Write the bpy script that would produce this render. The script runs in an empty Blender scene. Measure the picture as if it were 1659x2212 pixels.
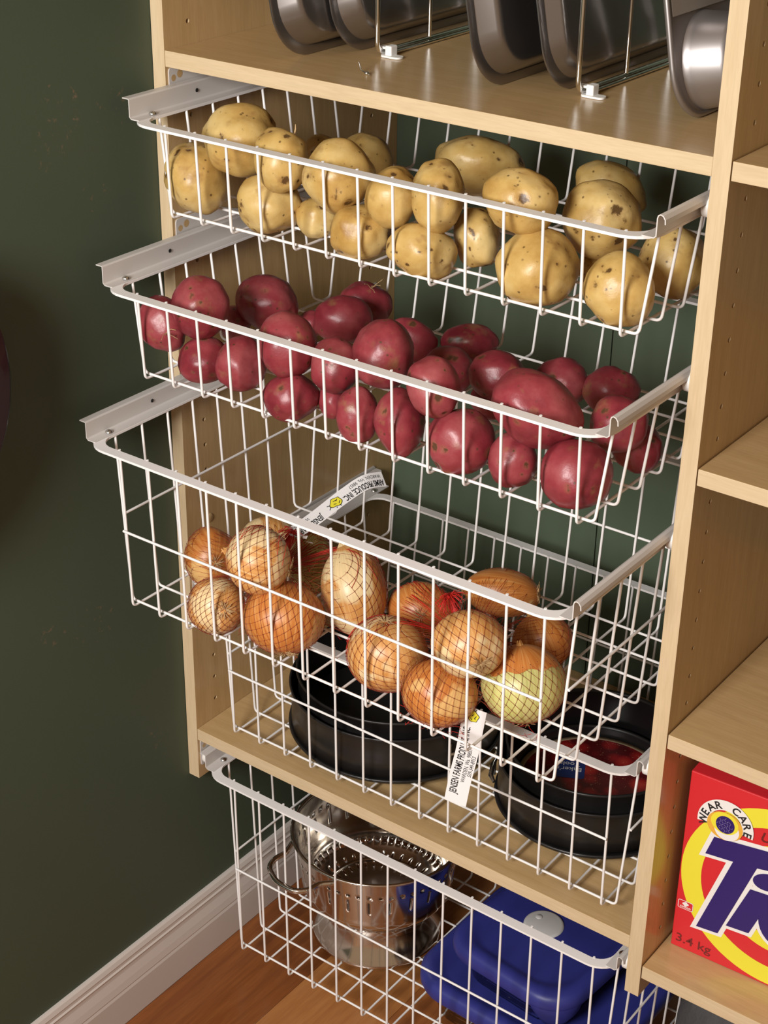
import bpy, bmesh, math, random
from mathutils import Vector, Matrix, Euler, noise
S = bpy.context.scene
COL = S.collection
PI = math.pi
ZT = 1.2137            # height of the top shelf's upper face above the floor; all z below are relative to it

# ---------------------------------------------------------------- camera, world, light, exposure
CAMROT = Euler((1.0851655, -0.0127784, 0.6392236), 'XYZ')
cd = bpy.data.cameras.new('camera'); cam = bpy.data.objects.new('camera', cd); COL.objects.link(cam)
cam.location = (1.21255, -1.24303, 0.37628 + ZT); cam.rotation_euler = CAMROT
cd.sensor_fit = 'HORIZONTAL'; cd.sensor_width = 36; cd.lens = 3592.85 * 36 / 1659; cd.clip_start = .05
S.camera = cam
S.view_settings.view_transform = 'Standard'; S.view_settings.look = 'None'
S.view_settings.gamma = 1; S.view_settings.use_curve_mapping = False; S.view_settings.exposure = 0.0
w = bpy.data.worlds.new('room'); S.world = w; w.use_nodes = True
w.node_tree.nodes['Background'].inputs[0].default_value = (1.0, .68, .42, 1)
w.node_tree.nodes['Background'].inputs[1].default_value = .36
def area(name, loc, target, size, power, col, sy=None):
    l = bpy.data.lights.new(name, 'AREA'); l.shape = 'DISK'; l.energy = power; l.color = col; l.size = size
    if sy: l.shape = 'RECTANGLE'; l.size_y = sy
    o = bpy.data.objects.new(name, l); COL.objects.link(o); o.location = loc
    o.rotation_euler = (Vector(target) - Vector(loc)).to_track_quat('-Z', 'Y').to_euler()
    return o
area('key_light', (.66, -2.05, ZT + .56), (.35, .1, ZT - .45), .70, 62, (1, .985, .955))

# ---------------------------------------------------------------- helpers
class MB:
    def __init__(s): s.v = []; s.f = []; s.m = []; s.sm = []
    def add(s, vs, fs, mi=0, smooth=True):
        o = len(s.v); s.v += [tuple(v) for v in vs]
        for f in fs: s.f.append([i + o for i in f]); s.m.append(mi); s.sm.append(smooth)
        return s
    def box(s, a, b, mi=0, bev=0.0):
        if bev <= 0:
            x0, y0, z0 = a; x1, y1, z1 = b
            return s.add([(x0,y0,z0),(x1,y0,z0),(x1,y1,z0),(x0,y1,z0),(x0,y0,z1),(x1,y0,z1),(x1,y1,z1),(x0,y1,z1)],
                  [(0,3,2,1),(4,5,6,7),(0,1,5,4),(1,2,6,5),(2,3,7,6),(3,0,4,7)], mi, False)
        bm = bmesh.new(); bmesh.ops.create_cube(bm, size=1)
        for v in bm.verts: v.co = Vector(((a[i] + b[i]) / 2 + v.co[i] * (b[i] - a[i]) for i in range(3)))
        bmesh.ops.bevel(bm, geom=bm.edges[:], offset=bev, segments=2, affect='EDGES', profile=.5)
        bm.verts.index_update()
        s.add([v.co for v in bm.verts], [[v.index for v in f.verts] for f in bm.faces], mi, False); bm.free(); return s
    def tube(s, pts, r, n=8, mi=0, closed=False, cap=True):
        pts = [Vector(p) for p in pts]; N = len(pts); vs = []; prev = None
        for i, p in enumerate(pts):
            if closed: t = pts[(i + 1) % N] - pts[i - 1]
            else: t = pts[min(i + 1, N - 1)] - pts[max(i - 1, 0)]
            t.normalize()
            if prev is None:
                u = t.orthogonal().normalized()
            else:
                u = prev - t * prev.dot(t)
                u = u.normalized() if u.length > 1e-6 else t.orthogonal().normalized()
            prev = u; vv = t.cross(u); rr = r[i] if isinstance(r, (list, tuple)) else r
            for k in range(n):
                a = 2 * PI * k / n; vs.append(p + (u * math.cos(a) + vv * math.sin(a)) * rr)
        fs = []
        for i in range(N if closed else N - 1):
            for k in range(n):
                a = i * n + k; b = i * n + (k + 1) % n; j = (i + 1) % N
                fs.append((a, b, j * n + (k + 1) % n, j * n + k))
        s.add(vs, fs, mi)
        if cap and not closed: s.poly(vs[:n][::-1], mi); s.poly(vs[-n:], mi)
        return s
    def lathe(s, prof, c=(0, 0, 0), n=64, mi=0, skip=None, axis='z', closed=False):
        vs = []
        for (r, z) in prof:
            for k in range(n):
                a = 2 * PI * k / n
                p = (r * math.cos(a), r * math.sin(a), z)
                if axis == 'x': p = (z, r * math.cos(a), r * math.sin(a))
                if axis == 'y': p = (r * math.sin(a), z, r * math.cos(a))
                vs.append((p[0] + c[0], p[1] + c[1], p[2] + c[2]))
        fs = []; P = len(prof)
        for i in range(P if closed else P - 1):
            j = (i + 1) % P
            for k in range(n):
                if skip and skip(i, k): continue
                fs.append((i * n + k, i * n + (k + 1) % n, j * n + (k + 1) % n, j * n + k))
        return s.add(vs, fs, mi)
    def loft(s, rings, mi=0, cap0=False, cap1=False, smooth=True, closed=False):
        n = len(rings[0]); vs = [p for r in rings for p in r]; fs = []; P = len(rings)
        for i in range(P if closed else P - 1):
            j = (i + 1) % P
            for k in range(n): fs.append((i * n + k, i * n + (k + 1) % n, j * n + (k + 1) % n, j * n + k))
        if cap0: fs.append(tuple(range(n - 1, -1, -1)))
        if cap1: fs.append(tuple((P - 1) * n + k for k in range(n)))
        return s.add(vs, fs, mi, smooth)
    def poly(s, pts, mi=0):
        return s.add(pts, [tuple(range(len(pts)))], mi, False)
    def xf(s, M):
        s.v = [tuple(M @ Vector(v)) for v in s.v]; return s

ORG = {}
def link(o, parent=None):
    COL.objects.link(o)
    if parent is not None: o.parent = parent
    return o
def tag(o, label=None, cat=None, group=None, kind=None):
    for k, v in (('label', label), ('category', cat), ('group', group), ('kind', kind)):
        if v: o[k] = v
    return o
def empty(name, loc, label, cat, group=None):
    o = bpy.data.objects.new(name, None); link(o); o.location = (loc[0], loc[1], loc[2] + ZT); o.empty_display_size = .03
    ORG[o] = Vector(loc); return tag(o, label, cat, group)
def obj(name, mb, mats, parent=None, loc=None, auto=None):
    """verts of mb are in cabinet coordinates; the object's origin is its parent's base, or loc when top-level"""
    if not isinstance(mats, (list, tuple)): mats = [mats]
    if parent is not None: o0 = ORG[parent]
    else: o0 = Vector(loc) if loc is not None else Vector((0, 0, 0))
    me = bpy.data.meshes.new(name)
    me.from_pydata([(v[0] - o0[0], v[1] - o0[1], v[2] - o0[2]) for v in mb.v], [], mb.f)
    for m in mats: me.materials.append(m)
    me.polygons.foreach_set('material_index', mb.m); me.polygons.foreach_set('use_smooth', mb.sm)
    me.update()
    if auto: me.set_sharp_from_angle(angle=auto)
    o = bpy.data.objects.new(name, me); link(o, parent)
    if parent is None: o.location = (o0[0], o0[1], o0[2] + ZT)
    ORG[o] = o0
    return o
def rrect(cx, cy, w, h, r, n=6):
    """rounded rectangle outline (2D), n points per corner"""
    out = []
    for (sx, sy, a0) in ((1, 1, 0), (-1, 1, PI/2), (-1, -1, PI), (1, -1, 1.5*PI)):
        for k in range(n + 1):
            a = a0 + PI / 2 * k / n
            out.append((cx + sx * (w / 2 - r) + r * math.cos(a), cy + sy * (h / 2 - r) + r * math.sin(a)))
    return out
TXT = {}
def text2d(body, size=1.0, bold=0.0, res=3):
    key = (body, bold)
    if key not in TXT:
        cu = bpy.data.curves.new('t', 'FONT'); cu.body = body; cu.size = 1; cu.offset = bold; cu.resolution_u = res; cu.fill_mode = 'FRONT'
        o = bpy.data.objects.new('t', cu); COL.objects.link(o)
        dg = bpy.context.evaluated_depsgraph_get(); ev = o.evaluated_get(dg); me = ev.to_mesh()
        TXT[key] = ([(v.co.x, v.co.y) for v in me.vertices], [tuple(p.vertices) for p in me.polygons])
        ev.to_mesh_clear(); bpy.data.objects.remove(o); bpy.data.curves.remove(cu)
    vs, fs = TXT[key]
    return [(x * size, y * size) for x, y in vs], fs
def text_width(vs): return max(v[0] for v in vs) - min(v[0] for v in vs)

# ---------------------------------------------------------------- materials
def mat(name, col=(.5, .5, .5), rough=.5, metal=0, spec=.5, **kw):
    m = bpy.data.materials.new(name); m.use_nodes = True
    b = m.node_tree.nodes['Principled BSDF']
    b.inputs['Base Color'].default_value = (*col, 1); b.inputs['Roughness'].default_value = rough
    b.inputs['Metallic'].default_value = metal; b.inputs['Specular IOR Level'].default_value = spec
    for k, v in kw.items(): b.inputs[k.replace('_', ' ')].default_value = v
    return m
class NT:
    def __init__(s, m): s.t = m.node_tree; s.b = s.t.nodes['Principled BSDF']
    def n(s, typ, **kw):
        x = s.t.nodes.new(typ)
        for k, v in kw.items():
            if k.startswith('i_'): x.inputs[k[2:].replace('_', ' ')].default_value = v
            else: setattr(x, k, v)
        return x
    def l(s, a, b): s.t.links.new(a, b)
    def coords(s, scale=(1, 1, 1), out='Object', rnd=False):
        tc = s.n('ShaderNodeTexCoord'); mp = s.n('ShaderNodeMapping'); mp.inputs['Scale'].default_value = scale
        s.l(tc.outputs[out], mp.inputs[0])
        if rnd:
            oi = s.n('ShaderNodeObjectInfo'); mu = s.n('ShaderNodeMath', operation='MULTIPLY'); mu.inputs[1].default_value = 37.0
            s.l(oi.outputs['Random'], mu.inputs[0]); s.l(mu.outputs[0], mp.inputs['Location'])
        return mp.outputs[0]
    def noise(s, vec, scale, detail=3, rough=.5):
        x = s.n('ShaderNodeTexNoise'); x.inputs['Scale'].default_value = scale; x.inputs['Detail'].default_value = detail
        x.inputs['Roughness'].default_value = rough; s.l(vec, x.inputs['Vector']); return x.outputs['Fac']
    def ramp(s, fac, stops):
        r = s.n('ShaderNodeValToRGB'); e = r.color_ramp.elements
        while len(e) < len(stops): e.new(.5)
        for i, (p, c) in enumerate(stops):
            e[i].position = p; e[i].color = (*c, 1) if len(c) == 3 else c
        s.l(fac, r.inputs[0]); return r.outputs[0]
    def mix(s, fac, a, b, mode='MIX'):
        x = s.n('ShaderNodeMix', data_type='RGBA', blend_type=mode)
        for i, v in ((0, fac), (6, a), (7, b)):
            if isinstance(v, (int, float)): x.inputs[i].default_value = v
            elif isinstance(v, tuple): x.inputs[i].default_value = (*v, 1)
            else: s.l(v, x.inputs[i])
        return x.outputs[2]
    def math(s, op, a, b=None):
        x = s.n('ShaderNodeMath', operation=op)
        for i, v in ((0, a), (1, b)):
            if v is None: continue
            if isinstance(v, (int, float)): x.inputs[i].default_value = v
            else: s.l(v, x.inputs[i])
        return x.outputs[0]
    def color(s, c): s.l(c, s.b.inputs['Base Color'])
    def bump(s, h, strength=.3, dist=.001):
        x = s.n('ShaderNodeBump'); x.inputs['Strength'].default_value = strength; x.inputs['Distance'].default_value = dist
        s.l(h, x.inputs['Height']); s.l(x.outputs[0], s.b.inputs['Normal'])

def wood_mat(name, scale, c1, c2, c3, rough=.24):
    m = mat(name, c1, rough, 0, .65); t = NT(m); v = t.coords(scale)
    a = t.noise(v, 1.0, 5, .6); b = t.noise(v, 5.0, 3, .6)
    col = t.ramp(a, [(.3, c2), (.5, c1), (.75, c3)])
    col = t.mix(t.ramp(b, [(.35, (.35,)*3), (.6, (0, 0, 0))]), col, tuple(x * .86 for x in c2))
    t.color(col); t.bump(b, .04, .0005); return m
MA = ((.53, .350, .165), (.485, .315, .142), (.565, .385, .19))
MB_ = ((.63, .485, .305), (.59, .445, .27), (.66, .515, .335))  # paler, creamier maple: brightness of the lit front edges put into the colour
WX = wood_mat('maple_grain_x', (7, 90, 90), *MA)
WZ = wood_mat('maple_grain_z', (90, 90, 7), *MA)
BX_ = wood_mat('maple_lit_edge_x', (7, 90, 90), *MB_); BZ_ = wood_mat('maple_lit_edge_z', (90, 90, 7), *MB_)
WHITE = mat('white_powder_coat', (.86, .835, .825), .36)
RAIL = mat('white_steel_rail', (.60, .565, .54), .36)
NYLON = mat('white_nylon', (.82, .80, .77), .45)
CHROME = mat('chrome', (.78, .77, .75), .10, 1)
STEEL = mat('zinc_screw', (.62, .62, .60), .25, 1)
NONSTICK = mat('dark_nonstick', (.30, .275, .265), .27, .92)
TIN = mat('grey_nonstick', (.42, .39, .385), .40, .85)
BLACKPAN = mat('black_enamel', (.013, .012, .012), .36, 0, .45)
SS = mat('stainless_steel', (.66, .62, .57), .13, 1)
BLUE = mat('blue_lid', (.028, .034, .215), .45)
VENT = mat('grey_vent', (.58, .57, .56), .45)
PAPER = mat('white_paper', (.82, .80, .80), .5)
INK = mat('black_ink', (.012, .012, .014), .5)
RED = mat('red_print', (.62, .022, .030), .38)
YELLOW = mat('yellow_print', (.78, .70, .045), .38)
NAVY = mat('navy_print', (.022, .010, .13), .38)
CREAMW = mat('white_print', (.80, .78, .76), .4)
GOLD = mat('gold_print', (.75, .40, .05), .4)
DKRED = mat('dark_red_print', (.16, .012, .012), .4)
GLASS = mat('clear_glass', (.93, .95, .94), .03, 0, .5, Transmission_Weight=1.0, IOR=1.45)
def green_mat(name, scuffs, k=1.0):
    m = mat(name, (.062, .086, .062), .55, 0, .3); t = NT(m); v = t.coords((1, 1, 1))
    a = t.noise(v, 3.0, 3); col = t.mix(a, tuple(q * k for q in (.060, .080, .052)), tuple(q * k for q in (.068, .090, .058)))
    if scuffs:
        tc = t.n('ShaderNodeTexCoord'); tot = None
        for (y, z, r) in scuffs:
            d = t.n('ShaderNodeVectorMath', operation='DISTANCE'); d.inputs[1].default_value = (0, y, z)
            t.l(tc.outputs['Object'], d.inputs[0])
            k = t.math('LESS_THAN', d.outputs['Value'], r); tot = k if tot is None else t.math('ADD', tot, k)
        sp = t.ramp(t.noise(v, 95, 4, .7), [(.59, (0, 0, 0)), (.72, (.55,)*3)])
        col = t.mix(t.math('MULTIPLY', t.math('MINIMUM', tot, 1.0), sp), col, (.30, .17, .11))
    t.color(col); t.bump(t.noise(v, 260, 2), .12, .0006); return m
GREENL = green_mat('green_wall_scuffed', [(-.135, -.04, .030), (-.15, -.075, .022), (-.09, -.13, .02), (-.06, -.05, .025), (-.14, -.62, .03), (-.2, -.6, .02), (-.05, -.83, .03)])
GREEN = green_mat('green_wall_lit', None, 1.4)  # same green lightened for the back wall: extra light put into its colour
SKIRT = mat('white_skirting', (.60, .54, .50), .42)
FW = [wood_mat('oak_strip_%d' % i, (70, 5, 70), a, b, c, .30) for i, (a, b, c) in enumerate((
    ((.24, .074, .017), (.18, .050, .011), (.31, .105, .026)), ((.42, .170, .050), (.35, .130, .037), (.48, .21, .068)), ((.32, .110, .03), (.25, .078, .02), (.39, .145, .042))))]
def potato_mat(name, base, dark, light, spot, rough, speck):
    m = mat(name, base, rough, 0, .45); t = NT(m); v = t.coords((1, 1, 1), rnd=True)
    a = t.noise(v, 22, 4, .6); b = t.noise(v, 75, 4, .65); c = t.noise(v, 230, 3, .6); big = t.noise(v, 40, 3, .6)
    col = t.ramp(a, [(.30, dark), (.5, base), (.72, light)])
    col = t.mix(t.ramp(big, [(.60, (0, 0, 0)), (.72, (speck,)*3)]), col, spot)
    vo = t.n('ShaderNodeTexVoronoi'); vo.inputs['Scale'].default_value = 130; t.l(v, vo.inputs['Vector'])
    dots = t.math('MULTIPLY', t.ramp(vo.outputs['Distance'], [(.10, (1, 1, 1)), (.22, (0, 0, 0))]), t.ramp(b, [(.5, (0, 0, 0)), (.58, (.8,)*3)]))
    col = t.mix(dots, col, tuple(x * .25 for x in spot))
    at = t.n('ShaderNodeAttribute', attribute_name='eye')
    e = t.math('MULTIPLY', at.outputs['Fac'], t.math('ADD', t.math('MULTIPLY', t.noise(v, 150, 4, .65), 2.0), -.25))
    col = t.mix(t.ramp(at.outputs['Fac'], [(.15, (0, 0, 0)), (.9, (.45,)*3)]), col, spot)
    col = t.mix(t.ramp(e, [(.40, (0, 0, 0)), (.62, (.9,)*3)]), col, tuple(x * .28 for x in spot))
    t.color(col); t.bump(t.math('ADD', c, b), .18, .0012); return m
YPOT = potato_mat('yellow_potato_skin', (.53, .345, .110), (.40, .225, .055), (.64, .47, .20), (.24, .105, .030), .38, .5)
RPOT = potato_mat('red_potato_skin', (.255, .034, .044), (.165, .016, .024), (.35, .082, .086), (.27, .14, .06), .37, .6)
def onion_mat(name, base, dark, pale, peel):
    m = mat(name, base, .37, 0, .5); t = NT(m)
    tc = t.n('ShaderNodeTexCoord'); sx = t.n('ShaderNodeSeparateXYZ'); t.l(tc.outputs['Object'], sx.inputs[0])
    an = t.math('ARCTAN2', sx.outputs[1], sx.outputs[0])
    oi = t.n('ShaderNodeObjectInfo'); rn = t.math('MULTIPLY', oi.outputs['Random'], 50.0)
    cb = t.n('ShaderNodeCombineXYZ'); t.l(t.math('MULTIPLY', t.math('SINE', an), 9.0), cb.inputs[0]); t.l(t.math('MULTIPLY', t.math('COSINE', an), 9.0), cb.inputs[1])
    t.l(t.math('ADD', t.math('MULTIPLY', sx.outputs[2], 14.0), rn), cb.inputs[2])
    st = t.noise(cb.outputs[0], 1.6, 4, .6); v = t.coords((1, 1, 1), rnd=True)
    col = t.ramp(st, [(.3, dark), (.5, base), (.7, tuple(.5*(x+y) for x, y in zip(base, pale)))])
    pz = t.noise(v, 17, 3, .55)
    col = t.mix(t.ramp(pz, [(1 - peel - .02, (0, 0, 0)), (1 - peel + .02, (1, 1, 1))]), col, t.ramp(st, [(.3, tuple(x * .82 for x in pale)), (.6, pale)]))
    t.color(col); t.bump(st, .10, .001); return m
ONS = [onion_mat('onion_skin_copper', (.54, .190, .040), (.40, .115, .022), (.72, .43, .16), .42),
       onion_mat('onion_skin_tan', (.63, .305, .090), (.50, .200, .045), (.80, .60, .32), .48),
       onion_mat('onion_skin_green', (.60, .56, .20), (.46, .46, .13), (.74, .70, .36), .30)]
ROOT = mat('dry_root', (.50, .33, .16), .7)
NET = mat('red_net', (.36, .050, .018), .5); KNOT = mat('red_net_knot', (.07, .012, .010), .6); NETR = mat('red_net_bunched', (.60, .022, .016), .45)
CLOTH = mat('grey_felt', (.055, .053, .055), .9); t = NT(CLOTH); vv = t.coords()
t.color(t.mix(t.noise(vv, 60, 4, .7), (.035, .034, .036), (.085, .082, .082))); t.bump(t.noise(vv, 300, 2), .4, .002)
PLUM = mat('dark_plum_glaze', (.010, .004, .006), .12)

# ---------------------------------------------------------------- room shell
T = .0166; W = .61506; XI = T; XR = T + W; XO = XR + T; D = .4045
FL = -ZT
def struct(name, mb, m, loc=(0, 0, 0)):
    return tag(obj(name, mb, m, None, loc), kind='structure')
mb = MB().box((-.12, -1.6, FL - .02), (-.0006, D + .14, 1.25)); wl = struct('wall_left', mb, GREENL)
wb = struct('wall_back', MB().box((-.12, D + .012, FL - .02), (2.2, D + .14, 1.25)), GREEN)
for a, b in ((-.0006, .3368), (.3385, 1.55), (1.5517, 2.2)):
    obj('wall_panel', MB().box((a, D + .0004, FL), (b, D + .012, 1.25)), GREEN, wb)
fl = struct('floor', MB().box((-.12, -1.6, FL - .04), (2.2, D + .14, FL - .008)), FW[0])
rnd = random.Random(5); k = 0
edges = [.0125 + .1327 * i for i in range(0, 14)]
tone = [0, 1, 2, 0, 1, 2, 0, 1, 1, 0, 2, 1, 0]
for i in range(13):
    y = -1.6 + rnd.uniform(.2, .7); a = -1.6
    while a < D:
        b = min(y, D); k += 1
        if i < 6 and a > -1.2 and b > -.6: b = D
        if b - a > .01:
            mb = MB().box((edges[i] + .0002, a + .0003, FL - .008), (edges[i + 1] - .0002, b - .0003, FL), 0, .0004)
            cx, cy = (edges[i] + edges[i+1]) / 2, (a + b) / 2
            o = obj('plank', mb, FW[tone[i]], fl)
        a = b; y = a + rnd.uniform(.75, 1.1)
prof = [(.0, 0), (.0130, 0), (.0130, .050), (.0118, .054), (.0122, .056), (.0105, .066), (.0075, .078), (.0072, .084), (.0086, .0865), (.0068, .0885), (.0066, .0925), (.0074, .0945), (.0052, .1005), (.0030, .1028), (.0, .1028)]
mb = MB()
ring = lambda y: [(x - .0004, y, FL + z + .0002) for x, z in prof]
mb.loft([ring(-1.6), ring(D)], 0, True, True, False); obj_bl = struct('baseboard_left', mb, SKIRT)
mb = MB(); ring = lambda x: [(x, D - a, FL + z + .0002) for a, z in prof]
mb.loft([ring(.014), ring(2.2)], 0, True, True, False); struct('baseboard_back', mb, SKIRT)

# ---------------------------------------------------------------- cabinet
cab = empty('storage_cabinet', (0, 0, FL), 'pale maple open storage cabinet hung on green walls, with wire drawers and shelves', 'cabinet')
ZP = -.91185; ZTOP = .62
ZH = [.0237 + .032 * k for k in range(-29, 18)]
def panel(x0, x1, holes):
    """upright board; holes = list of (face x, normal sign): the face gets two columns of drilled shelf-pin holes"""
    mb = MB(); y0, y1, z0, z1 = 0, D, ZP, ZTOP
    bad = {s for _, s in holes}
    mb.add([(x0,y0,z0),(x1,y0,z0),(x1,y1,z0),(x0,y1,z0),(x0,y0,z1),(x1,y0,z1),(x1,y1,z1),(x0,y1,z1)],
           [(0,3,2,1),(4,5,6,7),(0,1,5,4),(2,3,7,6)] + ([(1,2,6,5)] if 1 not in bad else []) + ([(3,0,4,7)] if -1 not in bad else []), 0, False)
    for fx, sg in holes:
        h = .006; cols = (.0362, .352); ys = [y0]
        for c in cols: ys += [c - h, c + h]
        ys.append(y1)
        def quad(a, b, c, d):
            p = [(fx, a, c), (fx, b, c), (fx, b, d), (fx, a, d)]
            mb.poly(p if sg > 0 else p[::-1])
        for i in (0, 2, 4): quad(ys[i], ys[i + 1], z0, z1)
        for c in cols:
            zz = z0
            for z in ZH:
                if z - h < z0 or z + h > z1: continue
                quad(c - h, c + h, zz, z - h); zz = z + h
                N = 16; sq = []; ci = []; cb = []
                for q in range(N):
                    a = 2 * PI * q / N; ca, sa = math.cos(a), math.sin(a); m = max(abs(ca), abs(sa))
                    sq.append((fx, c + h * ca / m, z + h * sa / m)); ci.append((fx, c + .0025 * ca, z + .0025 * sa)); cb.append((fx - sg * .009, c + .0025 * ca, z + .0025 * sa))
                ff = []
                for q in range(N):
                    p = (q + 1) % N
                    for o in (0, N):
                        f = (o + q, o + p, o + N + p, o + N + q); ff.append(f if sg > 0 else f[::-1])
                ff.append(tuple(range(2 * N, 3 * N)))
                mb.add(sq + ci + cb, ff, 0, False)
            quad(c - h, c + h, zz, z1)
    return mb
def lit_fronts(o):  # front-facing faces take the brightened maple, a lit copy of the board colour
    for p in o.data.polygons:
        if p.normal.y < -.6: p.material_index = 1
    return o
lit_fronts(obj('side_panel', panel(0, T, [(T, 1)]), [WZ, BZ_], cab))
lit_fronts(obj('side_panel', panel(XR, XO, [(XO, 1), (XR, -1)]), [WZ, BZ_], cab))
obj('side_panel', panel(1.32, 1.32 + T, [(1.32, -1)]), WZ, cab)
def shelf(x0, x1, z, y1=D): lit_fronts(obj('shelf', MB().box((x0 + .0002, .0002, z - T), (x1 - .0002, y1, z), 0, .0006), [WX, BX_], cab))
shelf(T, XR, 0); shelf(T, XR, -.8361)
BAYZ = (-.0005, -.2807, -.5699, -.8684)
for z in BAYZ: shelf(XO + .0008, 1.32, z)
o = obj('cover_cap', MB().lathe([(.0, .0016), (.0045, .0015), (.0058, .0006), (.0060, 0)], (T, .039, -.5534), 24, 0, None, 'x'), WZ, cab)

# ---------------------------------------------------------------- wire baskets
ZL = (-.0545, -.2145, -.3744, -.6340, -.8910)
PULL = (-.0665, -.1180, -.1570, 0.0, 0.0)
ZB = (-.152, -.312, -.569, -.826, -1.178)
def bend(pts, r, n=5):
    """polyline with its inner corners rounded"""
    P = [Vector(p) for p in pts]; out = [P[0]]
    for i in range(1, len(P) - 1):
        a = (P[i - 1] - P[i]); b = (P[i + 1] - P[i]); rr = min(r, a.length * .45, b.length * .45); a.normalize(); b.normalize()
        s, e = P[i] + a * rr, P[i] + b * rr
        for k in range(n + 1):
            u = k / n; out.append(s * (1 - u) ** 2 + P[i] * 2 * u * (1 - u) + e * u * u)
    out.append(P[-1]); return out
WR = .00147
XL0, XL1 = .0690, .5885
BL = [('white wire basket of yellow potatoes, topmost of the column and pulled out least', 'top'), ('white wire basket of red potatoes, second from the top', ''),
      ('white wire basket holding the netted onions, pulled out furthest', ''), ('closed white wire basket with black springform pans, on the fourth slide from the top', ''), ('lowest white wire basket, hanging below the cabinet with colander and blue-lidded dishes', '')]
def rail(side, P, zl):
    mx = (lambda x: x) if side < 0 else (lambda x: T + XR - x)
    a = T + .0125
    if side < 0: pr = [(T + .0032, zl + .0200), (a - .0016, zl + .0200), (a, zl + .0186), (a, zl + .0016), (a + .0016, zl + .0002), (a + .0125, zl + .0002)]
    else: pr = [(T + .0040, zl + .0125), (T + .0044, zl + .0165), (T + .0066, zl + .0196), (a - .0030, zl + .0205), (a - .0008, zl + .0192), (a, zl + .0165), (a, zl + .0016), (a + .0016, zl + .0002), (a + .0125, zl + .0002)]
    th = .0011; n = len(pr); off = []
    for i in range(n):
        p, q = pr[max(i - 1, 0)], pr[min(i + 1, n - 1)]
        dx, dz = q[0] - p[0], q[1] - p[1]; L = math.hypot(dx, dz); off.append((pr[i][0] + dz / L * -th * -1, pr[i][1] - dx / L * -th * -1))
    ring2 = pr + off[::-1]
    mb = MB(); rg = lambda y: [(mx(x), y, z) for x, z in ring2]
    mb.loft([rg(P), rg(P + .365)], 0, True, True, False); return mb, mx
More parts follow.
